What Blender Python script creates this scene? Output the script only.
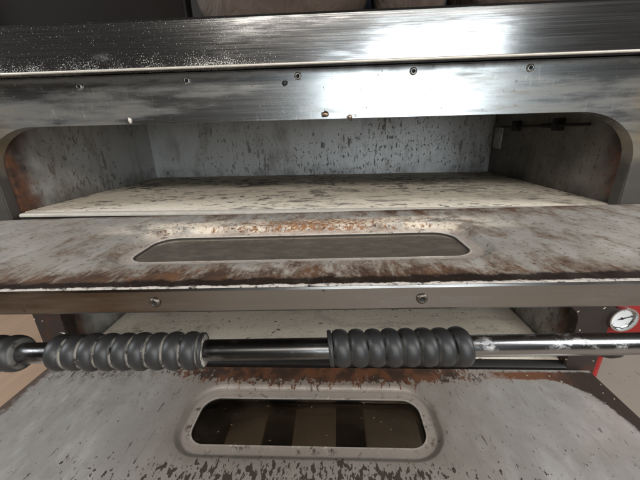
import bpy, bmesh, math, random
from mathutils import Matrix, Vector
random.seed(7)
for o in list(bpy.data.objects): bpy.data.objects.remove(o)
S = bpy.context.scene
COL = S.collection
E = 0.70            # eye height above the floor; heights below are given relative to the eye, then + E
# ------------------------------------------------------------------ camera
cam = bpy.data.cameras.new('camera'); cam.sensor_width = 36.0; cam.lens = 305.0/640.0*36.0
cam.clip_start = 0.01; cam.clip_end = 200
camo = bpy.data.objects.new('camera', cam); COL.objects.link(camo); S.camera = camo
camo.matrix_world = Matrix(((0.99863716, 0.00725749, 0.05168317, 0.0525),
                            (0.04630997, 0.33343181, -0.94163614, 0.0),
                            (-0.02406673, 0.94274628, 0.3326413, E), (0, 0, 0, 1)))
# ------------------------------------------------------------------ world, lamps, exposure
W = bpy.data.worlds.new('World'); S.world = W; W.use_nodes = True
W.node_tree.nodes['Background'].inputs[0].default_value = (0.92, 0.86, 0.80, 1)
W.node_tree.nodes['Background'].inputs[1].default_value = 0.04
def area(name, loc, target, sx, sy, power, col):
    l = bpy.data.lights.new(name, 'AREA'); l.shape = 'RECTANGLE'; l.size = sx; l.size_y = sy
    l.energy = power; l.color = col
    o = bpy.data.objects.new(name, l); COL.objects.link(o); o.location = loc
    o.rotation_euler = (Vector(target)-Vector(loc)).to_track_quat('-Z', 'Y').to_euler()
    return o
area('window_light', (0.62, -2.0, E+0.17), (0.15, 0.5, E-0.05), 1.35, 0.82, 20, (0.82, 0.93, 1.0))
area('upper_window_light', (0.86, -2.0, E+0.675), (0.2, 0.5, E+0.1), 1.0, 0.19, 4.2, (0.84, 0.94, 1.0))
area('stone_fill_light', (0.25, -2.1, E+1.42), (0.1, 0.5, E-0.1), 2.6, 0.40, 62, (1.0, 0.96, 0.90))  # added fill lamp for the stones and upper door, not a known source
area('left_window_light', (-2.1, 0.05, E+0.95), (-0.3, 0.35, E-0.3), 0.9, 1.1, 42, (0.90, 0.95, 1.0))
area('right_window_light', (2.1, 0.05, E+0.95), (0.3, 0.35, E-0.3), 0.9, 1.1, 48, (0.95, 0.97, 1.0))
S.view_settings.view_transform = 'Standard'; S.view_settings.look = 'None'
S.view_settings.exposure = 0.0; S.view_settings.gamma = 1.0; S.view_settings.use_curve_mapping = False
S.render.engine = 'CYCLES'

# ------------------------------------------------------------------ node helper
class NT:
    def __init__(s, name):
        s.m = bpy.data.materials.new(name); s.m.use_nodes = True
        s.t = s.m.node_tree; s.n = s.t.nodes; s.p = s.n['Principled BSDF']
        s.tc = s.n.new('ShaderNodeTexCoord'); s.obj = s.tc.outputs['Object']
        sp = s.n.new('ShaderNodeSeparateXYZ'); s.t.links.new(s.obj, sp.inputs[0])
        s.x, s.y, s.z = sp.outputs
    def put(s, sock, v):
        if hasattr(v, 'is_output'): s.t.links.new(v, sock)
        elif isinstance(v, (tuple, list)) and sock.type == 'RGBA': sock.default_value = (*v[:3], 1)
        else: sock.default_value = v
    def math(s, op, a, b=0.0, c=0.0, clamp=False):
        n = s.n.new('ShaderNodeMath'); n.operation = op; n.use_clamp = clamp
        for i, v in enumerate((a, b, c)): s.put(n.inputs[i], v)
        return n.outputs[0]
    def add(s, *a):
        r = a[0]
        for v in a[1:]: r = s.math('ADD', r, v)
        return r
    def mul(s, *a):
        r = a[0]
        for v in a[1:]: r = s.math('MULTIPLY', r, v)
        return r
    def mx(s, *a):
        r = a[0]
        for v in a[1:]: r = s.math('MAXIMUM', r, v)
        return r
    def inv(s, a): return s.math('SUBTRACT', 1.0, a)
    def step(s, v, a, b, lo=0.0, hi=1.0):      # smooth step, a -> lo, b -> hi
        n = s.n.new('ShaderNodeMapRange'); n.interpolation_type = 'SMOOTHSTEP'
        if a > b: a, b, lo, hi = b, a, hi, lo
        for i, q in enumerate((v, a, b, lo, hi)): s.put(n.inputs[i], q)
        return n.outputs[0]
    def mapped(s, scale=(1, 1, 1), rot=(0, 0, 0), loc=(0, 0, 0), src=None):
        n = s.n.new('ShaderNodeMapping'); s.put(n.inputs[0], src or s.obj)
        n.inputs['Location'].default_value = loc; n.inputs['Rotation'].default_value = rot; n.inputs['Scale'].default_value = scale
        return n.outputs[0]
    def noise(s, scale, detail=4, rough=0.55, vec=None, dist=0.0, st=(1, 1, 1), rot=(0, 0, 0), loc=(0, 0, 0)):
        n = s.n.new('ShaderNodeTexNoise'); v = vec or s.mapped(st, rot, loc)
        s.put(n.inputs['Vector'], v); n.inputs['Scale'].default_value = scale
        n.inputs['Detail'].default_value = detail; n.inputs['Roughness'].default_value = rough; n.inputs['Distortion'].default_value = dist
        return n.outputs[0]
    def spots(s, scale, size, keep, st=(1, 1, 1), rot=(0, 0, 0), loc=(0, 0, 0), warp=0.5):
        # irregular flecks from thresholded noise; `keep` (value or socket, 0..1) sets how much is covered
        w = s.noise(scale*0.8, 2.5, 0.42+0.12*warp, st=st, rot=rot, loc=(loc[0]+scale*0.01, loc[1]+1.7, loc[2]))
        t = s.math('MULTIPLY_ADD', s.math('MINIMUM', keep, 1.0) if hasattr(keep, 'is_output') else min(keep, 1.0), -0.26, 0.715-0.25*(size-0.34))
        return s.step(s.math('SUBTRACT', w, t), 0.0, 0.035)
    def mix(s, f, a, b):
        n = s.n.new('ShaderNodeMix'); n.data_type = 'RGBA'; s.put(n.inputs[0], f)
        s.put(n.inputs[6], a); s.put(n.inputs[7], b)
        return n.outputs[2]
    def fmix(s, f, a, b):
        n = s.n.new('ShaderNodeMix'); n.data_type = 'FLOAT'; s.put(n.inputs[0], f)
        s.put(n.inputs[2], a); s.put(n.inputs[3], b)
        return n.outputs[0]
    def bump(s, h, strength=0.3, dist=0.002, nrm=None):
        n = s.n.new('ShaderNodeBump'); n.inputs['Strength'].default_value = strength; n.inputs['Distance'].default_value = dist
        s.put(n.inputs['Height'], h)
        if nrm: s.put(n.inputs['Normal'], nrm)
        return n.outputs[0]
    def out(s, col, rough, metal=0.0, nrm=None, **kw):
        p = s.p.inputs
        s.put(p['Base Color'], col); s.put(p['Roughness'], rough); s.put(p['Metallic'], metal)
        if nrm: s.put(p['Normal'], nrm)
        for k, v in kw.items(): s.put(p[k.replace('_', ' ')], v)
        return s.m

UWIN = (0.008, -0.1315, 0.188, 0.0405, 0.024); LWIN = (0.006, -0.1075, 0.178, 0.0415, 0.026)   # door windows: centre, half sizes, corner radius
RUST = (0.085, 0.032, 0.012); ORANGE = (0.22, 0.095, 0.034); BURNT = (0.012, 0.008, 0.006); FLOUR = (0.62, 0.57, 0.48)

def brushed(name, base, rough, grime, dirt=0.5, flour=0.0, axis=(1.2, 160, 160), warm=None):
    n = NT(name)
    br = n.noise(6, 3, 0.6, st=axis)
    big = n.noise(5, 4, 0.55, st=(0.6, 1, 2.5)); mid = n.noise(26, 5, 0.65, st=(0.35, 1, 2.6))
    g = n.step(n.add(n.mul(big, 0.7), n.mul(mid, 0.5)), 0.62-0.12*dirt, 0.9-0.12*dirt)
    col = n.mix(n.mul(br, 0.55), base, tuple(c*0.72 for c in base))
    if warm: col = n.mix(n.step(n.noise(3.2, 2, 0.5, loc=(4, 1, 2)), 0.42, 0.62), col, warm)
    col = n.mix(g, col, grime)
    met = n.fmix(g, 1.0, 0.35)
    ro = n.add(n.fmix(g, rough, 0.42), n.mul(n.math('SUBTRACT', br, 0.5), 0.15))
    scr = n.step(n.noise(9, 2, 0.5, st=(0.3, 14, 14), rot=(0.1, 0.5, 0.3)), 0.70, 0.74)
    col = n.mix(n.mul(scr, 0.5), col, (0.7, 0.7, 0.68))
    h = br
    if flour:
        sp = n.spots(330, 0.42, flour); col = n.mix(sp, col, FLOUR); met = n.fmix(sp, met, 0.0); ro = n.fmix(sp, ro, 0.8)
    nrm = n.bump(h, 0.05, 0.0005, n.bump(big, 0.25, 0.004))
    return n, col, ro, met, nrm

# hood (band above, with splashes along its lower lip; object z = height above the eye line)
def mat_hood():
    n, col, ro, met, nrm = brushed('hood_steel', (0.50, 0.49, 0.48), 0.15, (0.15, 0.12, 0.10), -0.6)
    lip = n.step(n.add(n.z, n.mul(n.noise(40, 3), 0.012)), 0.118, 0.092)
    side = n.step(n.x, 0.05, -0.12, 0.12, 1.0)
    sp = n.spots(800, 0.42, n.mul(lip, side, n.step(n.noise(14, 4, 0.6), 0.3, 0.65), 0.85)); sp2 = n.spots(900, 0.36, n.mul(side, 0.25), warp=0.7)
    f = n.mx(n.mul(sp, 0.38), n.mul(sp2, 0.06)); smear = n.mul(n.step(n.noise(18, 5, 0.7, st=(1, 1, 2.2)), 0.56, 0.75), 0.35, side)
    f = n.mul(n.mx(f, n.mul(smear, lip)), side)
    return n.out(n.mix(f, col, FLOUR), n.fmix(f, ro, 0.8), n.fmix(f, met, 0.0), nrm)

def mat_panel(low=False):
    n, col, ro, met, nrm = brushed('front_panel_steel' if not low else 'burnt_front_panel_steel', (0.46, 0.46, 0.45), 0.23, (0.15, 0.13, 0.105), 0.35)
    # vertical drips and rubbed marks
    drip = n.mul(n.step(n.noise(60, 5, 0.7, st=(5, 1, 0.6)), 0.56, 0.72), n.step(n.noise(4, 2), 0.4, 0.6), 0.4)
    sp = n.spots(260, 0.33, 0.10, st=(1, 1, 0.8), warp=0.9)
    col = n.mix(drip, col, (0.62, 0.60, 0.55)); ro = n.fmix(drip, ro, 0.5)
    col = n.mix(n.mul(sp, 0.75), col, (0.16, 0.12, 0.09)); met = n.fmix(sp, met, 0.4)
    # heat-stained corners of the opening
    ax = n.math('ABSOLUTE', n.x)
    heat = n.mul(n.step(n.add(ax, n.mul(n.noise(14, 4), 0.08)), *((0.47, 0.545) if not low else (0.42, 0.47))), 0.7 if not low else 1.0)
    col = n.mix(heat, col, (0.28, 0.21, 0.12) if not low else (0.03, 0.02, 0.016)); ro = n.fmix(heat, ro, 0.38 if not low else 0.6)
    if low:
        met = n.fmix(heat, met, 0.1)
        fl = n.spots(120, 0.4, 0.06); col = n.mix(fl, col, FLOUR); met = n.fmix(fl, met, 0)
        rr = n.mul(heat, n.step(n.noise(30, 4), 0.52, 0.66)); col = n.mix(n.mul(rr, 0.6), col, (0.07, 0.022, 0.014))
    if not low:
        jb = n.mul(n.step(ax, 0.470, 0.484), n.step(n.add(n.z, n.mul(n.math('SUBTRACT', n.noise(22, 4), 0.5), 0.06)), -0.015, -0.060)); col = n.mix(n.mul(jb, 0.92), col, (0.022, 0.019, 0.018)); met = n.fmix(jb, met, 0.0); ro = n.fmix(jb, ro, 0.55)
    # shade under the hood lip, painted as a dark line along the top
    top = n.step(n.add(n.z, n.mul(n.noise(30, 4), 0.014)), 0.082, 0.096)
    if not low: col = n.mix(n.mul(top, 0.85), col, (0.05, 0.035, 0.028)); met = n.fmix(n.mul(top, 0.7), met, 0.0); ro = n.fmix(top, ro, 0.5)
    return n.out(col, ro, met, nrm)

def mat_chamber(name, base, darkx, darkening=0.0, rustfront=0.0):
    n = NT(name)
    cl = n.noise(7, 5, 0.6, st=(1, 1, 0.7)); fine = n.noise(60, 4, 0.6)
    col = n.mix(cl, tuple(c*0.85 for c in base), tuple(c*1.1 for c in base))
    dens = n.mul(n.step(n.noise(5, 3, 0.5, loc=(3, 0, 1)), 0.30, 0.58), n.step(n.z, 0.06, -0.11, 0.72, 0.92))
    s1 = n.spots(190, 0.32, n.mul(dens, 0.55), st=(1, 1, 0.55), warp=0.8)
    s2 = n.spots(110, 0.30, n.mul(dens, 0.42), st=(1, 1, 0.30), warp=0.9, loc=(0.3, 0.2, 0))
    s3 = n.spots(330, 0.34, n.mul(dens, 0.45), warp=0.7)
    st = n.mx(n.mul(s1, 0.6), n.mul(s2, 0.6), n.mul(s3, 0.4))
    col = n.mix(n.mul(n.step(n.noise(13, 5, 0.65, st=(1, 1, 0.4)), 0.46, 0.75), 0.75), col, (0.15, 0.115, 0.08))
    col = n.mix(st, col, (0.085, 0.050, 0.028))
    base_line = n.mul(n.step(n.add(n.z, n.mul(n.math('SUBTRACT', fine, 0.5), 0.03)), -0.085, -0.112), n.step(n.noise(17, 4), 0.40, 0.65))
    col = n.mix(n.mul(base_line, 0.5), col, (0.05, 0.04, 0.03))
    if darkening: col = n.mix(n.mul(darkening, n.step(n.noise(6, 4, 0.6, loc=(1, 2, 5)), 0.25, 0.55)), col, (0.045, 0.04, 0.03))  # wall mottled towards near-black by this amount
    if rustfront:
        rf = n.step(n.add(n.y, n.mul(n.math('SUBTRACT', n.noise(28, 5), 0.5), 0.07)), 0.565, 0.505)
        col = n.mix(n.mul(rf, rustfront), col, n.mix(n.step(n.noise(34, 5, 0.7), 0.36, 0.66), (0.020, 0.010, 0.007), (0.12, 0.040, 0.014)))
    return n.out(col, n.fmix(st, 0.42, 0.75), n.fmix(st, 0.2, 0.0), n.bump(n.add(n.mul(cl, 3.0), n.mul(st, 0.6)), 0.3, 0.003))

def mat_stone(name, loc=(0, 0, 0), wear=1.0):
    n = NT(name)
    a = n.noise(5, 6, 0.62, loc=loc); f = n.noise(170, 3, 0.7)
    col = n.mix(a, (0.56, 0.48, 0.38), (0.74, 0.67, 0.56))
    col = n.mix(n.mul(n.step(f, 0.52, 0.7), 0.45), col, (0.30, 0.25, 0.19))
    smear = n.step(n.noise(9, 6, 0.68, st=(1, 1.4, 1), loc=loc, dist=1.2), 0.51, 0.64)
    smear2 = n.step(n.noise(22, 5, 0.7, st=(0.6, 2.2, 1), loc=loc), 0.53, 0.64)
    region = n.step(n.noise(3.2, 2, 0.5, loc=(loc[0]+7, loc[1], 0)), 0.34, 0.60)
    col = n.mix(n.mul(n.mx(smear, n.mul(smear2, 0.7)), region, 0.88*wear), col, (0.06, 0.048, 0.04))
    bk = n.step(n.y, 0.52, 0.80, 0.70*wear, wear)
    sp = n.mx(n.spots(60, 0.34, n.mul(bk, 0.72), st=(0.8, 1.5, 1), warp=1.0), n.spots(130, 0.34, n.mul(bk, 0.45), st=(0.8, 1.3, 1)), n.mul(n.spots(26, 0.36, n.mul(bk, 0.45), st=(0.9, 1.2, 1), warp=2.0), 0.7))
    sp = n.mul(sp, n.step(n.noise(6, 3, 0.6, st=(1, 1.6, 1), loc=(9, 2, 0)), 0.38, 0.58, 0.12, 1.0))
    col = n.mix(n.mul(sp, 0.85), col, (0.045, 0.036, 0.03))
    edge = n.mul(n.step(n.add(n.y, n.mul(n.noise(35, 4), 0.03)), 0.92, 0.95), 0.3); col = n.mix(edge, col, (0.10, 0.08, 0.06))
    return n.out(col, 0.86, 0.0, n.bump(n.add(f, n.mul(a, 2)), 0.5, 0.0015))

def mat_door(name, lower, win):
    # the inner sheet of a door; local y runs 0 at the hinge to -0.243 at the front edge
    n = NT(name); x, y = n.x, n.y; ax = n.math('ABSOLUTE', n.math('SUBTRACT', x, 0.008))
    cl = n.noise(4.5, 4, 0.55, dist=0.6); rub = n.noise(12, 6, 0.65, st=(2.2, 1, 1), rot=(0, 0, 0.62)); fine = n.noise(120, 4, 0.65)
    base = (0.43, 0.395, 0.35) if not lower else (0.39, 0.365, 0.335)
    col = n.mix(cl, tuple(c*0.75 for c in base), tuple(c*1.18 for c in base))
    col = n.mix(n.mul(n.step(rub, 0.45, 0.72), 0.45), col, (0.55, 0.53, 0.50)); col = n.mix(n.mul(n.step(n.noise(28, 5, 0.7, loc=(2, 2, 2)), 0.45, 0.75), 0.35), col, (0.22, 0.185, 0.15))
    wisp = n.noise(18, 6, 0.70, st=(1.7, 1, 1), rot=(0, 0, 0.62), dist=0.5)
    wisp2 = n.noise(60, 5, 0.72, st=(2.6, 1, 1), rot=(0, 0, 0.62))
    wn = n.add(n.mul(wisp, 0.65), n.mul(wisp2, 0.35))
    nz = n.math('SUBTRACT', n.noise(60, 5, 0.7), 0.5)
    metal, rough = 0.55, 0.40
    if not lower:
        front = n.step(n.add(y, n.mul(nz, 0.02)), -0.180, -0.238)
        mid = n.step(ax, 0.45, 0.10)
        amount = n.add(n.mul(front, 0.105), n.mul(n.step(x, 0.30, -0.15), front, 0.055), n.mul(n.step(y, -0.075, -0.01), n.step(x, 0.03, 0.25), 0.10),
                       n.mul(n.step(ax, 0.24, 0.16), 0.02), n.mul(mid, 0.03), -0.012)
        rust = n.step(n.add(wn, amount), 0.57, 0.69)
        light = n.mul(n.step(n.add(wn, n.mul(amount, 0.9)), 0.48, 0.62), 0.55)
        col = n.mix(n.mul(light, 1.25), col, (0.18, 0.112, 0.066))
        col = n.mix(n.mul(rust, 0.9), col, n.mix(n.step(n.noise(35, 3), 0.35, 0.7), (0.030, 0.014, 0.009), (0.11, 0.046, 0.019)))
        # ash and orange rust behind the window
        bw = n.mul(n.step(y, -0.112, -0.085), n.step(y, -0.025, -0.055), n.step(ax, 0.33, 0.16))
        ash = n.mul(bw, n.step(n.noise(30, 5, 0.65, st=(0.7, 1.4, 1)), 0.36, 0.60)); col = n.mix(n.mul(ash, 0.75), col, (0.66, 0.57, 0.45))
        orc = n.mul(bw, n.step(n.math('ABSOLUTE', n.math('SUBTRACT', x, 0.02)), 0.20, 0.02))
        orr = n.step(n.add(n.noise(170, 4, 0.75), n.mul(orc, 0.20)), 0.60, 0.74)
        col = n.mix(n.mul(orr, bw, 0.9), col, ORANGE)
        osp = n.spots(260, 0.42, n.mul(bw, 0.4)); col = n.mix(n.mul(osp, 0.8), col, (0.17, 0.06, 0.018))
        # burnt line beside the hinge and along the front edge
        hb = n.mul(n.step(n.add(y, n.mul(nz, 0.028)), -0.022, -0.003), n.step(n.noise(9, 4, st=(1, 0.3, 1)), 0.36, 0.58)); col = n.mix(n.mul(hb, 0.85), col, (0.06, 0.032, 0.02))
        fb = n.step(n.add(y, n.mul(nz, 0.022), n.mul(n.step(x, -0.3, 0.3), -0.004)), -0.2290, -0.2345); col = n.mix(n.mul(fb, 0.94), col, BURNT)
        chip = n.mul(n.step(n.add(y, n.mul(nz, 0.010)), -0.2412, -0.2428), n.step(n.noise(90, 4, 0.7), 0.34, 0.50)); col = n.mix(n.mul(chip, 0.85), col, (0.66, 0.60, 0.54))
        fl = n.spots(190, 0.36, 0.30, st=(1, 1.6, 1), rot=(0, 0, 0.4), warp=0.8); col = n.mix(n.mul(fl, 0.75), col, (0.05, 0.03, 0.02))
        dark = n.mx(n.mul(rust, 0.9), hb, n.mul(fb, n.inv(chip)), n.mul(orr, bw), ash)
    else:
        warm = n.mul(n.step(ax, 0.36, 0.12), 0.55); col = n.mix(warm, col, (0.33, 0.265, 0.22))  # brown shade of the person in front, painted into the middle of the sheet
        # burnt crust along the hinge, thickest in the middle; brown arc round the right-hand corner
        hw = n.step(n.math('ABSOLUTE', n.math('SUBTRACT', x, 0.02)), 0.36, 0.10)
        hinge = n.step(n.add(y, n.mul(nz, 0.06)), -0.052, -0.012)
        hn = n.noise(55, 5, 0.75, st=(2.2, 1, 1))
        crust = n.step(n.add(hn, n.mul(hinge, hw, 0.36), n.mul(hinge, 0.06)), 0.60, 0.70)
        col = n.mix(n.mul(hinge, hw, 0.5), col, (0.34, 0.19, 0.10))
        col = n.mix(n.mul(crust, 0.92), col, n.mix(n.step(n.noise(30, 3), 0.42, 0.62), (0.022, 0.010, 0.007), (0.10, 0.036, 0.014)))
        # distance outside an inset rounded rectangle (soot pushed to the corner)
        px = n.math('MAXIMUM', n.math('SUBTRACT', x, 0.410), 0.0); py = n.math('MAXIMUM', n.add(y, 0.100), 0.0)
        dd = n.math('SQRT', n.add(n.mul(px, px), n.mul(py, py)))
        dn = n.add(dd, n.mul(nz, 0.016), n.mul(n.math('SUBTRACT', n.noise(9, 3), 0.5), 0.02))
        gate = n.step(n.add(x, n.mul(nz, 0.10)), 0.29, 0.37)
        arc = n.mul(n.step(dn, 0.0740, 0.0800), n.step(n.add(y, n.mul(nz, 0.010)), -0.002, -0.008), gate)
        arcc = n.mix(n.step(n.add(x, n.mul(nz, 0.08)), 0.41, 0.475), (0.12, 0.045, 0.019), (0.024, 0.012, 0.008))
        col = n.mix(n.mul(arc, 0.95), col, arcc)
        flk = n.spots(220, 0.34, n.mul(n.step(x, 0.42, 0.48), 0.10), st=(1, 0.6, 1)); col = n.mix(n.mul(flk, arc), col, FLOUR)
        # left edge soot
        le = n.mul(n.step(n.add(x, n.mul(nz, 0.05)), -0.485, -0.503), 0.9)
        lt = n.mul(n.step(n.add(n.mul(x, 1.0), n.mul(y, -1.6), n.mul(nz, 0.12)), -0.40, -0.47), n.step(y, -0.075, -0.03), n.step(wisp2, 0.40, 0.56))
        ltz = n.mul(n.step(n.add(n.mul(y, 1.0), n.mul(nz, 0.08)), -0.05, -0.012), n.step(x, -0.25, -0.36), n.step(wisp2, 0.45, 0.58))
        col = n.mix(n.mx(le, n.mul(lt, 0.7), n.mul(ltz, 0.75)), col, (0.06, 0.035, 0.022))
        # black flakes in front of the window, drawn out towards the front
        fr = n.step(y, -0.155, -0.19); fm = n.step(ax, 0.40, 0.05, 0.25, 1.0)
        f1 = n.spots(120, 0.36, n.mul(fr, fm, 0.78), st=(1.5, 0.7, 1), rot=(0, 0, 0.12), warp=1.0)
        f2 = n.spots(230, 0.36, n.add(n.mul(fr, fm, 0.45), 0.04), st=(1.5, 0.75, 1), warp=0.9)
        f3 = n.spots(60, 0.30, 0.22, st=(2.6, 0.6, 1), rot=(0, 0, 0.12), warp=1.0)
        fk = n.mx(f1, f2, n.mul(f3, 0.8)); col = n.mix(n.mul(fk, 0.9), col, (0.020, 0.011, 0.008))
        scr = n.step(n.noise(30, 2, 0.5, st=(4, 0.35, 1), rot=(0, 0, 0.14)), 0.66, 0.72); col = n.mix(n.mul(scr, 0.3), col, (0.20, 0.16, 0.14))
        dark = n.mx(crust, arc, le, fk)
    # chipped pale edge round the glass
    qx = n.math('MAXIMUM', n.math('SUBTRACT', n.math('ABSOLUTE', n.math('SUBTRACT', x, win[0])), win[2]-win[4]), 0.0)
    qy = n.math('MAXIMUM', n.math('SUBTRACT', n.math('ABSOLUTE', n.math('SUBTRACT', y, win[1])), win[3]-win[4]), 0.0)
    sd = n.math('SUBTRACT', n.math('SQRT', n.add(n.mul(qx, qx), n.mul(qy, qy))), win[4])
    ring = n.mul(n.step(sd, 0.017, 0.012), 0.55); col = n.mix(ring, col, (0.56, 0.48, 0.42))
    rd = n.mul(n.step(sd, 0.016, 0.008), n.step(n.noise(75, 5, 0.7), 0.56, 0.66)); col = n.mix(n.mul(rd, 0.8), col, (0.07, 0.035, 0.022))
    ce = n.mul(n.step(n.add(sd, n.mul(nz, 0.007)), 0.0028, 0.0016), n.step(n.noise(110, 3, 0.6), 0.36, 0.46)); col = n.mix(ce, col, (0.58, 0.52, 0.45))
    metal = n.fmix(dark, 0.40, 0.0)
    rough = n.add(n.fmix(dark, 0.36, 0.72), n.mul(n.math('SUBTRACT', rub, 0.5), 0.35))
    h = n.add(n.mul(cl, 2.0), n.mul(rub, 0.5), n.mul(dark, 0.35), n.mul(fine, 0.10))
    return n.out(col, rough, metal, n.bump(h, 0.45, 0.0022), Specular_IOR_Level=n.fmix(dark, 0.5, 0.08))

def mat_edge(name):
    n, col, ro, met, nrm = brushed(name, (0.36, 0.34, 0.32), 0.24, (0.11, 0.075, 0.05), 0.7, warm=(0.17, 0.12, 0.085))
    sp = n.spots(150, 0.30, 0.05, warp=0.9); col = n.mix(n.mul(sp, 0.8), col, (0.06, 0.04, 0.03))
    return n.out(col, ro, met, nrm)

def mat_plain(name, col, rough, metal=0.0, var=0.25, scale=20, bumpd=0.0008, **kw):
    n = NT(name); a = n.noise(scale, 5, 0.6)
    c = n.mix(a, tuple(q*(1-var) for q in col), tuple(min(1, q*(1+var)) for q in col))
    return n.out(c, n.add(rough-0.08, n.mul(a, 0.16)), metal, n.bump(a, 0.3, bumpd), **kw)

def mat_grip(name, floury):
    n = NT(name); a = n.noise(60, 4, 0.6)
    col = n.mix(a, (0.012, 0.012, 0.012), (0.032, 0.031, 0.031))
    r = n.math('SQRT', n.add(n.mul(n.y, n.y), n.mul(n.z, n.z)))
    groove = n.step(r, 0.0156, 0.0136)
    wear = floury
    f = n.mul(groove, n.step(n.noise(90, 4, 0.7), 0.36, 0.56), wear)
    f = n.mx(n.mul(f, 0.85), n.mul(n.step(n.noise(120, 4, 0.7, loc=(1, 1, 1)), 0.63, 0.70), n.step(n.noise(14, 2, loc=(5, 0, 0)), 0.48, 0.62), 0.7*floury))
    col = n.mix(f, col, (0.50, 0.46, 0.40))
    return n.out(col, n.fmix(f, 0.46, 0.85), 0.0, n.bump(n.add(a, f), 0.35, 0.0006))

def mat_rod():
    n = NT('rod_chrome'); a = n.noise(12, 4, 0.6)
    col = n.mix(a, (0.30, 0.30, 0.305), (0.46, 0.46, 0.46))
    top = n.step(n.add(n.z, n.mul(n.math('SUBTRACT', n.noise(40, 4), 0.5), 0.012)), 0.001, 0.0075)
    right = n.step(n.x, 0.10, 0.20, 0.0, 1.0)
    fl = n.mul(n.step(n.noise(38, 6, 0.72, st=(0.6, 1, 1)), 0.48, 0.64), right, n.step(n.z, 0.000, 0.006))
    bl = n.mul(n.mx(n.mul(top, n.step(n.x, 0.05, 0.20, 0.9, 0.45)), n.mul(n.step(n.x, 0.10, 0.0), n.step(n.z, -0.009, -0.001))), n.step(n.noise(33, 5, 0.7, st=(0.4, 1, 1), loc=(3, 3, 3)), 0.28, 0.50))  # dark reflection of the door underside painted black, plus grime between the grips
    col = n.mix(n.mul(bl, 0.9), col, (0.02, 0.018, 0.016)); col = n.mix(n.mul(fl, 0.8), col, (0.60, 0.57, 0.52))
    d = n.mx(fl, bl)
    return n.out(col, n.fmix(fl, n.fmix(bl, 0.22, 0.30), 0.75), n.fmix(fl, 1.0, 0.0), n.bump(n.add(a, fl), 0.3, 0.0006))

def mat_wood(name, base):
    n = NT(name); g = n.noise(10, 6, 0.65, st=(6, 0.6, 6), dist=0.5); a = n.noise(5, 3)
    col = n.mix(g, tuple(c*0.7 for c in base), tuple(c*1.2 for c in base)); col = n.mix(n.mul(n.step(a, 0.5, 0.75), 0.35), col, tuple(c*0.5 for c in base))
    return n.out(col, 0.7, 0.0, n.bump(g, 0.4, 0.001))

def mat_floor():
    n = NT('floor_concrete'); a = n.noise(3, 6, 0.6); sp = n.spots(60, 0.33, 0.25, warp=0.8)
    col = n.mix(a, (0.19, 0.15, 0.12), (0.30, 0.25, 0.20)); col = n.mix(n.mul(sp, 0.6), col, (0.14, 0.11, 0.09))
    return n.out(col, 0.75, 0.0, n.bump(a, 0.3, 0.003))

def mat_paper(name, base):
    n = NT(name); a = n.noise(9, 5, 0.6); c = n.noise(16, 3, 0.5, dist=1.5)
    ridge = n.math('ABSOLUTE', n.math('SUBTRACT', c, 0.5))
    return n.out(n.mix(a, tuple(q*0.75 for q in base), tuple(q*1.2 for q in base)), 0.8, 0.0, n.bump(ridge, 0.9, 0.012))

def mat_glass(name, tint, rough=0.06):
    n = NT(name); a = n.noise(14, 5, 0.65, st=(1, 2, 1)); s = n.spots(200, 0.3, 0.05)
    g = n.n.new('ShaderNodeBsdfTransparent'); n.put(g.inputs[0], tint)
    gl = n.n.new('ShaderNodeBsdfGlossy'); n.put(gl.inputs['Roughness'], n.add(rough, n.mul(a, 0.12))); n.put(gl.inputs['Color'], (0.9, 0.88, 0.86))
    df = n.n.new('ShaderNodeBsdfDiffuse'); n.put(df.inputs[0], (0.22, 0.17, 0.13))
    fr = n.n.new('ShaderNodeFresnel'); fr.inputs[0].default_value = 1.5
    m1 = n.n.new('ShaderNodeMixShader'); n.put(m1.inputs[0], fr.outputs[0]); n.put(m1.inputs[1], g.outputs[0]); n.put(m1.inputs[2], gl.outputs[0])
    m2 = n.n.new('ShaderNodeMixShader'); n.put(m2.inputs[0], n.mx(n.mul(n.step(a, 0.35, 0.8), 0.05), n.mul(s, 0.6))); n.put(m2.inputs[1], m1.outputs[0]); n.put(m2.inputs[2], df.outputs[0])
    n.t.links.new(m2.outputs[0], n.n['Material Output'].inputs[0])
    return n.m

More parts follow.
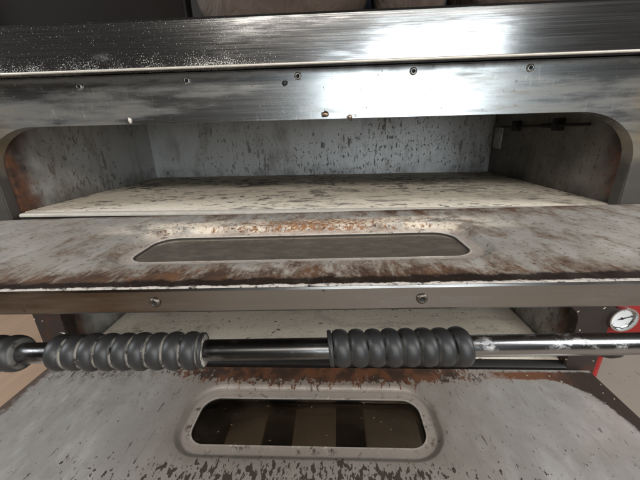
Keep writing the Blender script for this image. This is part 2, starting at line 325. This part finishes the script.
def mat_pane():
    n = NT('greasy_window_glass'); a = n.noise(7, 5, 0.6, st=(1, 2.5, 1), dist=1.0); b = n.noise(40, 5, 0.7, st=(1, 2, 1), rot=(0, 0, 0.4))
    col = n.mix(a, (0.40, 0.34, 0.28), (0.56, 0.49, 0.41)); film = n.mul(n.step(b, 0.38, 0.85), 0.22); col = n.mix(film, col, (0.33, 0.27, 0.21))
    sp = n.spots(330, 0.34, 0.12); col = n.mix(n.mul(sp, 0.6), col, (0.05, 0.035, 0.025))
    return n.out(col, n.add(0.08, n.mul(film, 0.5), n.mul(a, 0.12)), n.fmix(film, 0.85, 0.3), n.bump(a, 0.1, 0.001))
M = dict(hood=mat_hood(), panel=mat_panel(), lpanel=mat_panel(True),
         back=mat_chamber('chamber_steel', (0.50, 0.49, 0.47), 0), left=mat_chamber('chamber_steel_rusty', (0.46, 0.45, 0.43), 0, 0.0, 0.95),
         right=mat_chamber('chamber_steel_dark', (0.30, 0.28, 0.25), 0, 0.5, 0.9),
         stone=mat_stone('stone'), stone2=mat_stone('stone_worn', (3, 5, 1), 0.45),
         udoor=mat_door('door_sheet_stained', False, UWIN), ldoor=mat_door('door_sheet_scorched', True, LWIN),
         edge=mat_edge('door_edge_steel'), grip=mat_grip('grip_rubber_floury', 1.0), grip2=mat_grip('grip_rubber', 0.25), rod=mat_rod(),
         strip=mat_plain('ledge_steel', (0.62, 0.57, 0.50), 0.42, 0.3, 0.3, 60),
         screw=mat_plain('screw_steel', (0.42, 0.41, 0.39), 0.32, 1.0, 0.2, 200), iron2=mat_plain('tarnished_screw', (0.14, 0.12, 0.10), 0.38, 0.9, 0.3, 200), dark=mat_plain('dark_socket', (0.012, 0.011, 0.010), 0.6),
         iron=mat_plain('black_iron', (0.018, 0.016, 0.015), 0.55, 0.3, 0.4, 60), black=mat_plain('black_pan', (0.008, 0.006, 0.005), 0.85, 0.0, 0.4, 30, Specular_IOR_Level=0.15),
         body=mat_plain('body_steel', (0.30, 0.28, 0.26), 0.4, 0.9, 0.3, 8), red=mat_plain('red_paint', (0.30, 0.014, 0.013), 0.4, 0.0, 0.4, 40),
         dial=mat_plain('dial_face', (0.78, 0.80, 0.80), 0.45, 0, 0.05, 40), chrome=mat_plain('bezel_chrome', (0.60, 0.60, 0.60), 0.2, 1.0, 0.1, 50),
         bknob=mat_plain('black_plastic', (0.015, 0.015, 0.016), 0.35), wood=mat_wood('plank_wood', (0.33, 0.215, 0.14)), floor=mat_floor(), oldwood=mat_wood('weathered_wood', (0.48, 0.39, 0.30)),
         paper=mat_paper('sack_paper', (0.050, 0.031, 0.020)), navy=mat_plain('navy_cloth', (0.015, 0.022, 0.045), 0.85, 0, 0.3, 30, 0.004),
         mirror=mat_pane(), glass=mat_glass('lower_window_glass', (0.86, 0.76, 0.65), 0.04),
         gasket=mat_plain('gasket', (0.02, 0.015, 0.012), 0.7))
def mat_clear():
    n = NT('dial_glass'); return n.out((1, 1, 1), 0.03, 0.0, None, Transmission_Weight=1.0, IOR=1.1)
M['clear'] = mat_clear()

# ------------------------------------------------------------------ mesh helpers
def link(name, me, mat, parent=None, smooth=False, loc=(0, 0, 0)):
    if mat and not me.materials: me.materials.append(mat)
    o = bpy.data.objects.new(name, me); COL.objects.link(o); o.location = loc
    if parent: o.parent = parent
    if smooth:
        for p in me.polygons: p.use_smooth = True
    return o
def from_bm(name, bm, mat, parent=None, smooth=False, loc=(0, 0, 0), sharp=None):
    bmesh.ops.recalc_face_normals(bm, faces=bm.faces[:])
    me = bpy.data.meshes.new(name); bm.to_mesh(me); bm.free()
    o = link(name, me, mat, parent, smooth, loc)
    if smooth and sharp: me.set_sharp_from_angle(angle=math.radians(sharp))
    return o
def box_bm(x0, x1, y0, y1, z0, z1, bev=0.0, seg=2):
    bm = bmesh.new(); bmesh.ops.create_cube(bm, size=1)
    for v in bm.verts: v.co = Vector(((x0+x1)/2+v.co.x*(x1-x0), (y0+y1)/2+v.co.y*(y1-y0), (z0+z1)/2+v.co.z*(z1-z0)))
    if bev: bmesh.ops.bevel(bm, geom=bm.edges[:], offset=bev, segments=seg, affect='EDGES', profile=0.5)
    return bm
def box(name, b, mat, parent=None, bev=0.0, loc=(0, 0, 0)):
    return from_bm(name, box_bm(*b, bev), mat, parent, bool(bev), loc, 40)
def lathe(name, prof, axis, mat, parent=None, seg=40, loc=(0, 0, 0), sharp=45):
    # prof: list of (t along axis, radius); axis 'X', 'Y' or 'Z'
    bm = bmesh.new(); rings = []
    def pos(t, r, a):
        c, s = r*math.cos(a), r*math.sin(a)
        return {'X': (t, c, s), 'Y': (c, t, s), 'Z': (c, s, t)}[axis]
    for t, r in prof:
        if r < 1e-6: rings.append([bm.verts.new(pos(t, 0, 0))])
        else: rings.append([bm.verts.new(pos(t, r, 2*math.pi*i/seg)) for i in range(seg)])
    for A, B in zip(rings, rings[1:]):
        for i in range(seg):
            j = (i+1) % seg
            if len(A) == 1 and len(B) == 1: continue
            if len(A) == 1: bm.faces.new((A[0], B[i], B[j]))
            elif len(B) == 1: bm.faces.new((A[i], A[j], B[0]))
            else: bm.faces.new((A[i], A[j], B[j], B[i]))
    for r in (rings[0], rings[-1]):
        if len(r) > 1: bm.faces.new(r)
    return from_bm(name, bm, mat, parent, True, loc, sharp)
def prism_x(name, prof, x0, x1, mat, parent=None, bev=0.0, loc=(0, 0, 0), nx=1):
    # extrude a (y, z) outline along x
    bm = bmesh.new(); rs = []
    for k in range(nx+1):
        xx = x0+(x1-x0)*k/nx; rs.append([bm.verts.new((xx, y, z)) for y, z in prof])
    n = len(prof)
    for A, B in zip(rs, rs[1:]):
        for i in range(n): bm.faces.new((A[i], A[(i+1) % n], B[(i+1) % n], B[i]))
    bm.faces.new(rs[0]); bm.faces.new(rs[-1][::-1])
    if bev: bmesh.ops.bevel(bm, geom=[e for e in bm.edges if e.calc_face_angle(0) > 0.3], offset=bev, segments=2, affect='EDGES')
    return from_bm(name, bm, mat, parent, bool(bev), loc, 40)
def thing(name, label, cat, loc=(0, 0, 0), group=None):
    o = bpy.data.objects.new(name, None); COL.objects.link(o); o.location = loc; o.empty_display_size = 0.05
    return tag(o, label, cat, group)
def tag(o, label, cat, group=None):
    o['label'] = label; o['category'] = cat
    if group: o['group'] = group
    return o

# ------------------------------------------------------------------ setting
bm = bmesh.new(); bmesh.ops.create_grid(bm, x_segments=1, y_segments=1, size=3.0)
fl = from_bm('floor', bm, M['floor']); fl['kind'] = 'structure'
plat = thing('slatted_platform', 'low wooden platform of tan boards under the oven', 'platform', (0, 0, 0))
for bx0, bx1 in ((-1.05, -0.49), (-0.46, -0.38), (-0.30, -0.235), (-0.155, -0.090), (-0.030, 0.050), (0.26, 0.34), (0.40, 0.50)):
    dz = random.uniform(-0.002, 0.002)
    box('board', (bx0, bx1, 0.15, 1.10, 0.145, 0.170+dz), M['wood'] if bx0 < -0.4 else M['oldwood'], plat, 0.003)
box('metal_strip', (0.105, 0.205, 0.15, 1.10, 0.150, 0.172), M['strip'], plat, 0.002)
box('gap_shade_sheet', (-0.93, 0.49, 0.16, 1.09, 0.1405, 0.1445), M['black'], plat)  # black sheet added to stand in for the shade between the boards
for y0 in (0.25, 0.62, 0.98): box('bearer', (-0.93, 0.49, y0, y0+0.07, 0.0, 0.1400), M['wood'], plat, 0.003)

# ------------------------------------------------------------------ oven (all oven heights relative to the eye)
oven = thing('pizza_oven', 'grimy stainless steel double-deck pizza oven with both doors folded open', 'oven', (0, 0, E))
HW = 0.535; YF = 0.48
hood_prof = [(0.479, 0.0865), (0.4545, 0.0865), (0.4515, 0.0850), (0.4500, 0.0875), (0.4505, 0.1390), (0.4535, 0.1425), (1.00, 0.1425), (1.00, 0.08), (0.501, 0.08), (0.501, 0.0865)]
hood = prism_x('hood', hood_prof, -HW-0.012, HW+0.012, M['hood'], oven, 0.0, nx=1)
hoodlip = lathe('hood_lip', [(-HW-0.012, 0.0016), (HW+0.012, 0.0016)], 'X', M['strip'], oven, 10, (0, 0.4512, 0.0858))

def front_panel(name, zt, zo, zb, hw, rad, mat, hl=None):
    hl = hl or hw
    pts = [(-HW, zb), (-HW, zt), (HW, zt), (HW, zb), (hw, zb)]
    k = 14
    for i in range(k+1):
        a = math.pi/2*i/k; pts.append((hw-rad*1.1+rad*1.1*math.cos(a), zo-rad*0.85+rad*0.85*math.sin(a)))
    for i in range(k+1):
        a = math.pi/2+math.pi/2*i/k; pts.append((-hl+rad*1.1+rad*1.1*math.cos(a), zo-rad*0.85+rad*0.85*math.sin(a)))
    pts.append((-hl, zb))
    bm = bmesh.new(); A = [bm.verts.new((x, YF, z)) for x, z in pts]; B = [bm.verts.new((x, YF+0.019, z)) for x, z in pts]
    n = len(pts); bm.faces.new(A); bm.faces.new(B[::-1])
    for i in range(n): bm.faces.new((A[i], B[i], B[(i+1) % n], A[(i+1) % n]))
    bmesh.ops.bevel(bm, geom=[e for e in bm.edges if abs(e.verts[0].co.y-YF) < 1e-5 and abs(e.verts[1].co.y-YF) < 1e-5], offset=0.0022, segments=3, affect='EDGES')
    o = from_bm(name, bm, mat, oven, True, (0, 0, 0), 35); return o
pan = front_panel('front_panel', 0.0855, 0.0185, -0.135, 0.486, 0.082, M['panel'], 0.503)
lpan = front_panel('lower_front_panel', -0.1365, -0.285, -0.4500, 0.478, 0.05, M['lpanel'])

# screws: one mesh, dished head with a dark socket
def screw_mesh():
    bm = bmesh.new(); seg = 18; prof = [(0.000, 0.0052), (-0.0012, 0.0050), (-0.0022, 0.0036), (-0.0024, 0.0024), (-0.0012, 0.0022), (-0.0012, 0.0)]
    prev = None
    for j, (t, r) in enumerate(prof):
        ring = [bm.verts.new((r*math.cos(2*math.pi*i/seg), t, r*math.sin(2*math.pi*i/seg))) for i in range(seg)] if r else [bm.verts.new((0, t, 0))]
        if prev:
            for i in range(seg):
                f = bm.faces.new((prev[i], prev[(i+1) % seg], ring[(i+1) % seg], ring[i]) if len(ring) > 1 else (prev[i], prev[(i+1) % seg], ring[0]))
                f.material_index = 1 if j >= 4 else 0; f.smooth = True
        prev = ring
    bmesh.ops.recalc_face_normals(bm, faces=bm.faces[:])
    me = bpy.data.meshes.new('screw'); bm.to_mesh(me); bm.free(); me.materials.append(M['screw']); me.materials.append(M['dark']); return me
SCREW = screw_mesh()
for x, z in ((-0.321, 0.0715), (-0.159, 0.0745), (0.001, 0.0755), (0.161, 0.0765), (0.317, 0.0755)):
    link('screw', SCREW, None, pan, loc=(x, YF-0.0003, z))
# bits stuck on the panel edge
def crumb(parent, loc, size, mat, name='crust_flake'):
    bm = bmesh.new(); bmesh.ops.create_icosphere(bm, subdivisions=2, radius=1)
    for v in bm.verts:
        k = random.uniform(0.75, 1.2); v.co = Vector((v.co.x*size[0]*k, v.co.y*size[1]*k, v.co.z*size[2]*k))
    return from_bm(name, bm, mat, parent, True, loc)
crumb(pan, (-0.256, YF-0.001, 0.0235), (0.0028, 0.0014, 0.0045), M['strip'])
crumb(pan, (0.038, YF-0.001, 0.0245), (0.006, 0.0014, 0.004), M['edge'])
crumb(pan, (0.074, YF-0.001, 0.0200), (0.004, 0.0014, 0.004), M['edge'])
crumb(pan, (-0.018, YF-0.0005, 0.0668), (0.004, 0.0012, 0.0035), M['iron'])
crumb(pan, (-0.188, YF-0.0005, 0.0200), (0.009, 0.0012, 0.0016), M['iron'])

def chamber(z0, h, cw, y0, y1, pre, ml, mr, mb):
    box(pre+'chamber_wall', (-cw-0.01, -cw, y0, y1, -0.145, -0.118+h), ml, oven, loc=(0, 0, z0))
    box(pre+'chamber_wall', (cw, cw+0.01, y0, y1, -0.145, -0.118+h), mr, oven, loc=(0, 0, z0))
    box(pre+'chamber_back', (-cw-0.009, cw+0.009, y1+0.0005, y1+0.0105, -0.145, -0.118+h), mb, oven, loc=(0, 0, z0))
    box(pre+'chamber_ceiling', (-cw-0.009, cw+0.009, y0+0.001, y1+0.010, -0.117+h, -0.107+h), M['body'], oven, loc=(0, 0, z0))
    box(pre+'chamber_floor', (-cw-0.009, cw+0.009, y0-0.0005, y1+0.010, -0.156, -0.1455), M['body'], oven, loc=(0, 0, z0))
chamber(0, 0.175, 0.495, 0.4995, 0.925, '', M['left'], M['right'], M['back'])
ZL = -0.302     # lower deck is the same box, this much lower
chamber(ZL, 0.150, 0.484, 0.4995, 0.925, 'lower_', M['left'], M['left'], M['back'])
box('side_cladding', (-HW, -HW+0.008, 0.5, 1.0, -0.50, 0.0795), M['body'], oven)
box('side_cladding', (HW-0.008, HW, 0.5, 1.0, -0.50, 0.0795), M['body'], oven)
box('rear_cladding', (-HW+0.0085, HW-0.0085, 0.992, 1.0, -0.50, 0.0795), M['body'], oven)
box('base_plate', (-HW+0.0085, HW-0.0085, 0.4825, 0.9915, -0.50, -0.4625), M['iron'], oven)
for sx in (-1, 1):
    for yy in (0.52, 0.96): lathe('foot', [(-0.530, 0.022), (-0.526, 0.024), (-0.51, 0.016), (-0.4995, 0.016)], 'Z', M['iron'], oven, 20, (sx*0.44, yy, 0))
# ledge strip in front of each stone
prism_x('ledge_strip', [(0.478, -0.1235), (0.478, -0.1205), (0.4810, -0.1188), (0.4935, -0.1188), (0.4935, -0.1235)], -0.4845, 0.4845, M['strip'], oven, 0.0006)
prism_x('lower_ledge_strip', [(0.474, -0.430), (0.474, -0.4225), (0.4770, -0.4208), (0.4935, -0.4208), (0.4935, -0.430)], -0.477, 0.477, M['iron'], oven, 0.0006)
box('sill_channel', (-0.4845, 0.4845, 0.4795, 0.4935, -0.140, -0.1238), M['iron'], oven)
# probe with its clips and a cover plate on the right chamber wall
XW = 0.4945
probe = lathe('temperature_probe', [(0.572, 0.0), (0.573, 0.0026), (0.640, 0.0026), (0.645, 0.0042), (0.70, 0.0042), (0.705, 0.0022), (0.86, 0.0022), (0.861, 0.0)], 'Y', M['iron'], oven, 16, (XW-0.011, 0, 0.002))
for yy in (0.655, 0.80): box('clip', (-0.006, 0.0115, yy-0.006, yy+0.006, -0.010, 0.013), M['iron'], probe, 0.001)
box('cover_plate', (XW-0.0025, XW+0.0003, 0.872, 0.915, -0.053, 0.000), M['back'], oven, 0.001)

# ------------------------------------------------------------------ doors
def rrect(cx, cy, hx, hy, r, k=8, nx=30, ny=10):
    pts = []
    corners = ((1, 1, 0), (-1, 1, 90), (-1, -1, 180), (1, -1, 270))
    for ci, (sx, sy, a0) in enumerate(corners):
        for i in range(k+1):
            a = math.radians(a0+90*i/k); pts.append((cx+sx*(hx-r)+r*math.cos(a), cy+sy*(hy-r)+r*math.sin(a)))
        # straight run to the next corner
        nxt = corners[(ci+1) % 4]; a = math.radians(nxt[2])
        q = (cx+nxt[0]*(hx-r)+r*math.cos(a), cy+nxt[1]*(hy-r)+r*math.sin(a)); p = pts[-1]
        m = nx if ci % 2 == 0 else ny
        for i in range(1, m): pts.append((p[0]+(q[0]-p[0])*i/m, p[1]+(q[1]-p[1])*i/m))
    return pts
def door_sheet(name, hw, y_front, win, mat, parent, depth, rim, waves):
    cx, cy, hx, hy, r = win
    prof = [(0.0, -depth-0.002), (0.0, -depth), (rim*0.46, -depth), (rim*0.52, -depth*0.95), (rim*0.62, -depth*0.55), (rim*0.72, -depth*0.08), (rim*0.78, 0.0), (rim*1.15, 0.0)]
    bm = bmesh.new(); rings = []
    for off, z in prof: rings.append([bm.verts.new((x, y, z)) for x, y in rrect(cx, cy, hx+off, hy+off, r+off)])
    n = len(rings[0])
    # outer border: project each ring point outwards onto the sheet's edge
    yb, yf = -0.0005, y_front; ox = hw
    ycen, hyy = (yb+yf)/2, (yb-yf)/2
    base = rrect(cx, cy, hx+rim*1.15, hy+rim*1.15, r+rim*1.15)
    bx_, by_ = hx+rim*1.15, hy+rim*1.15
    for t in (0.3, 0.65, 1.0):
        ring = []
        for x, y in base:
            u, v = (x-cx)/bx_, (y-cy)/by_; m = max(abs(u), abs(v)); u, v = u/m, v/m
            X = u*ox; Y = ycen+v*hyy
            ring.append(bm.verts.new((x+(X-x)*t, y+(Y-y)*t, 0.0)))
        rings.append(ring)
    # folded-down skirt
    rings.append([bm.verts.new((v.co.x, v.co.y, -0.0009)) for v in rings[-1]])
    for A, B in zip(rings, rings[1:]):
        for i in range(n): bm.faces.new((A[i], A[(i+1) % n], B[(i+1) % n], B[i]))
    for v in bm.verts:      # the sheet is slightly dented
        if v.co.z > -0.0001: v.co.z += waves*(math.sin(v.co.x*9+1)*math.sin(v.co.y*14+v.co.x*4))
    return from_bm(name, bm, mat, parent, True, (0, 0, 0), 50)

def door(name, label, loc, win, mat, glass, depth, rim, rot):
    hw, yf, th = 0.510, -0.2425, 0.0265
    # outer shell: open tray under the sheet, with an opening for the window
    cx, cy, hx, hy, r = win
    shell = prism_x(name, [(yf, -0.0024), (yf-0.0005, -0.0045), (yf-0.0005, -th+0.003), (yf+0.0025, -th), (yf+0.016, -th), (yf+0.016, -0.0024)], -hw, hw, M['edge'], oven, 0.0, loc)
    shell['label'] = label
    shell.rotation_euler = rot
    box('side_rail', (-hw, -hw+0.014, yf+0.0165, -0.002, -th, -0.0026), M['edge'], shell)
    box('side_rail', (hw-0.014, hw, yf+0.0165, -0.002, -th, -0.0026), M['edge'], shell)
    # outer plate around the window opening, four strips
    b = 0.012
    for x0, x1, y0, y1 in ((-hw+0.0145, cx-hx-b, yf+0.0165, -0.002), (cx+hx+b, hw-0.0145, yf+0.0165, -0.002), (cx-hx-b+0.0002, cx+hx+b-0.0002, yf+0.0165, cy-hy-b), (cx-hx-b+0.0002, cx+hx+b-0.0002, cy+hy+b, -0.002)):
        box('outer_plate', (x0, x1, y0, y1, -th+0.0002, -th+0.0022), M['body'], shell)
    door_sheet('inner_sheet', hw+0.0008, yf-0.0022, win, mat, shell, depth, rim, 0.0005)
    # glass and its seal
    gz = -depth-0.0026
    bmg = bmesh.new(); p = rrect(cx, cy, hx+0.006, hy+0.006, r+0.004)
    A = [bmg.verts.new((x, y, gz)) for x, y in p]; B = [bmg.verts.new((x, y, gz-0.004)) for x, y in p]; nn = len(p)
    bmg.faces.new(A); bmg.faces.new(B[::-1])
    for i in range(nn): bmg.faces.new((A[i], A[(i+1) % nn], B[(i+1) % nn], B[i]))
    from_bm('window_pane', bmg, glass, shell)
    bms = bmesh.new(); inner = rrect(cx, cy, hx-0.0008, hy-0.0008, r); outer = rrect(cx, cy, hx+0.003, hy+0.003, r+0.003)
    rr = [[bms.verts.new((x, y, z)) for x, y in q] for q, z in ((inner, gz+0.0003), (inner, gz+0.0018), (outer, gz+0.0012), (outer, gz+0.0003))]
    for k in range(4):
        for i in range(nn): bms.faces.new((rr[k][i], rr[k][(i+1) % nn], rr[(k+1) % 4][(i+1) % nn], rr[(k+1) % 4][i]))
    from_bm('window_seal', bms, M['gasket'], shell, True, (0, 0, 0), 40)
    return shell
udoor = door('oven_door', 'upper oven door lying open, stained brown', (0, 0.467, -0.1185), UWIN, M['udoor'], M['mirror'], 0.0070, 0.030, (0, -0.010, 0.018))
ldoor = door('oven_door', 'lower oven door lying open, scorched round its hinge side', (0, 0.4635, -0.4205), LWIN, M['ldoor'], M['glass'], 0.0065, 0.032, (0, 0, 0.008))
DSCREW = SCREW.copy(); DSCREW.materials[0] = M['iron2']
for x in (-0.107, 0.119): link('screw', DSCREW, None, udoor, loc=(x, -0.2433, -0.0145)).scale = (0.9, 0.9, 0.9)
# handle under the upper door
HY, HZ = 0.236-0.467, -0.1925+0.1185
rod = lathe('handle_rod', [(-0.475, 0.0), (-0.475, 0.008), (-0.473, 0.0098), (0.473, 0.0098), (0.475, 0.008), (0.475, 0.0)], 'X', M['rod'], udoor, 40, (0, HY, HZ))
rod.rotation_euler.y = -0.008
for sx in (-1, 1): box('handle_bracket', (sx*0.44-0.012, sx*0.44+0.012, HY-0.007, HY+0.012, HZ-0.004, -0.0268), M['edge'], udoor, 0.002)
def grip(x0, x1, beads, flange, mat):
    prof = []; R0, R1 = 0.0112, 0.0176
    if flange == 'L': prof += [(0, 0.0098), (0, 0.0155), (0.0008, 0.0166), (0.0032, 0.0166), (0.0040, 0.0155), (0.0042, R0)]; s = 0.0042; e = x1-x0
    elif flange == 'R': s = 0.0; e = x1-x0-0.0045; prof += [(0, 0.0098)]
    else: s = 0.0; e = x1-x0; prof += [(0, 0.0098)]
    p = (e-s)/beads
    for b in range(beads):
        k = 14; rs = random.uniform(-0.0004, 0.0004)
        for i in range(k+1):
            a = math.pi*i/k; rr = R0+(R1+rs-R0)*max(0.0, math.sin(a))**0.78
            if b and i == 0: continue
            prof.append((s+p*b+p*(0.5-0.5*math.cos(a)), rr))
    if flange == 'R': prof += [(e+0.0002, 0.0150), (e+0.0010, 0.0167), (e+0.0036, 0.0167), (e+0.0045, 0.0155), (e+0.0045, 0.0098)]
    else: prof += [(x1-x0, 0.0098)]
    prof = [(t-(x1-x0)/2, r) for t, r in prof]
    mid = (x0+x1)/2
    o = lathe('handle_grip', prof, 'X', mat, udoor, 48, (mid, HY, HZ+0.008*mid), 70)
    o.rotation_euler.y = -0.008; o.rotation_euler.x = random.uniform(0, 6)
    # beads lean a little, as wound sleeves do
    for v in o.data.vertices: v.co.x += v.co.z*0.10
    return o
grip(-0.398, -0.259, 8, None, M['grip2'])
grip(-0.228, -0.078, 9, 'R', M['grip'])
grip(0.040, 0.1690, 8, 'L', M['grip2'])

# ------------------------------------------------------------------ stones
def stone(label, loc, hw, mat):
    bm = box_bm(-hw, hw, 0.4955, 0.9235, -0.020, 0.0, 0.0025)
    o = from_bm('baking_stone', bm, mat, None, True, loc, 40); return tag(o, label, 'stone')
stone('pale scorched baking stone inside the upper oven chamber', (0, 0, E-0.1185), 0.493, M['stone'])
stone('pale baking stone inside the lower chamber, seen just above the handle', (0, 0, E-0.4205), 0.482, M['stone2'])
for ob, zt in ((0, 0.1185), (1, 0.4205)):   # ledges the stones lie on
    h0 = -zt-0.0200; h1 = -0.1455 if ob == 0 else -0.1455+ZL
    for yy in (0.55, 0.86): box('stone_support' if ob == 0 else 'lower_stone_support', (-0.47, 0.47, yy, yy+0.02, h1+0.0003, h0), M['iron'], oven)

# ------------------------------------------------------------------ red pressure unit beside the oven
pr = thing('pressure_unit', 'red metal unit with a round white dial gauge beside the oven', 'gauge', (0.60, 0.53, 0))
UY = 0.49
body = box('housing', (-0.064, 0.10, -0.04, 0.06, E-0.366, E-0.235), M['red'], pr, 0.010)
lathe('neck_knob', [(E-0.420, 0.0), (E-0.420, 0.022), (E-0.412, 0.030), (E-0.395, 0.032), (E-0.372, 0.030), (E-0.3655, 0.024)], 'Z', M['bknob'], pr, 32, (-0.024, -0.010, 0))
lathe('stand_pipe', [(0.0, 0.0), (0.0, 0.045), (0.008, 0.045), (0.012, 0.016), (0.2805, 0.016)], 'Z', M['red'], pr, 28, (-0.030, 0.0, 0))
gx, gz = 0.550-0.60, E-0.3190
ga = lathe('gauge', [(-0.040, 0.0235), (-0.052, 0.024), (-0.0555, 0.0232), (-0.0555, 0.0208), (-0.0500, 0.0202), (-0.0492, 0.0)], 'Y', M['chrome'], pr, 48, (gx, 0, gz))
lathe('dial', [(-0.0494, 0.0201), (-0.0499, 0.0201), (-0.0499, 0.0)], 'Y', M['dial'], ga, 40)
bmt = bmesh.new()
for i in range(21):
    a = math.radians(225-270*i/20); L = 0.0045 if i % 5 == 0 else 0.0025; wd = 0.0004
    d = Vector((math.cos(a), 0, math.sin(a))); t = Vector((-d.z, 0, d.x))
    q = [d*0.0188+t*wd, d*(0.0188-L)+t*wd, d*(0.0188-L)-t*wd, d*0.0188-t*wd]
    f = [bmt.verts.new(p+Vector((0, -0.05005, 0))) for p in q]; g = [bmt.verts.new(p+Vector((0, -0.0499, 0))) for p in q]
    bmt.faces.new(f); [bmt.faces.new((f[k], f[(k+1) % 4], g[(k+1) % 4], g[k])) for k in range(4)]
from_bm('tick_marks', bmt, M['bknob'], ga)
nd = box('needle', (-0.006, 0.0165, -0.0513, -0.0507, -0.0008, 0.0008), M['bknob'], ga); nd.rotation_euler.y = -0.30
lathe('needle_hub', [(-0.0516, 0.0), (-0.0516, 0.0022), (-0.0498, 0.0024)], 'Y', M['bknob'], ga, 16)

# ------------------------------------------------------------------ things on top of the oven
ZT = E+0.1425
def sack(label, cx, cy, hx, hy, h, tilt, seed):
    random.seed(seed); bm = bmesh.new(); bmesh.ops.create_cube(bm, size=2); bmesh.ops.subdivide_edges(bm, edges=bm.edges[:], cuts=15, use_grid_fill=True)
    ph = [random.uniform(0, 6) for _ in range(6)]
    for v in bm.verts:
        p = v.co; q = Vector(p); l4 = (abs(q.x)**2.6+abs(q.y)**4+abs(q.z)**2.6)**(1/2.6); q = q/l4
        w = 0.03*math.sin(5*q.x+ph[0]+2*q.z)+0.025*math.sin(9*q.z+ph[1]+3*q.x)+0.02*math.sin(13*q.x+ph[2])*math.cos(7*q.y+ph[3])
        q *= 1+w; q.x *= 1.0-0.10*abs(q.z)
        v.co = Vector((q.x*hx, q.y*hy, max(-0.97, q.z)*h/2+h/2*0.97))
    o = from_bm('flour_sack', bm, M['paper'], None, True, (cx, cy, ZT+0.0005)); o.rotation_euler.z = tilt
    return tag(o, label, 'sack', 'paper sacks lying on top of the oven')
sack('long brown paper sack on the oven top, left of the other sacks', -0.035, 0.66, 0.155, 0.095, 0.23, 0.05, 3)
sack('short brown paper sack on the oven top, between two longer sacks', 0.180, 0.655, 0.064, 0.090, 0.22, -0.08, 5)
sack('long brown paper sack on the oven top, right of the other sacks', 0.405, 0.65, 0.155, 0.095, 0.23, 0.03, 9)
tray = thing('baking_tray', 'black baking tray standing upright on the left of the oven top', 'tray', (-0.40, 0.60, ZT))
box('tray_base', (-0.19, 0.205, 0.02, 0.026, 0.0003, 0.25), M['black'], tray, 0.002)
for b in ((-0.19, 0.205, 0.0, 0.0198, 0.0003, 0.004), (-0.19, -0.186, 0.0, 0.0198, 0.0045, 0.25), (0.201, 0.205, 0.0, 0.0198, 0.0045, 0.25)): box('rim', b, M['black'], tray)
cl = box('folded_cloth', (-0.20, 0.58, 0.78, 0.95, ZT+0.0005, ZT+0.26), M['navy'], None, 0.02)
tag(cl, 'dark navy folded cloth behind the paper sacks', 'cloth')
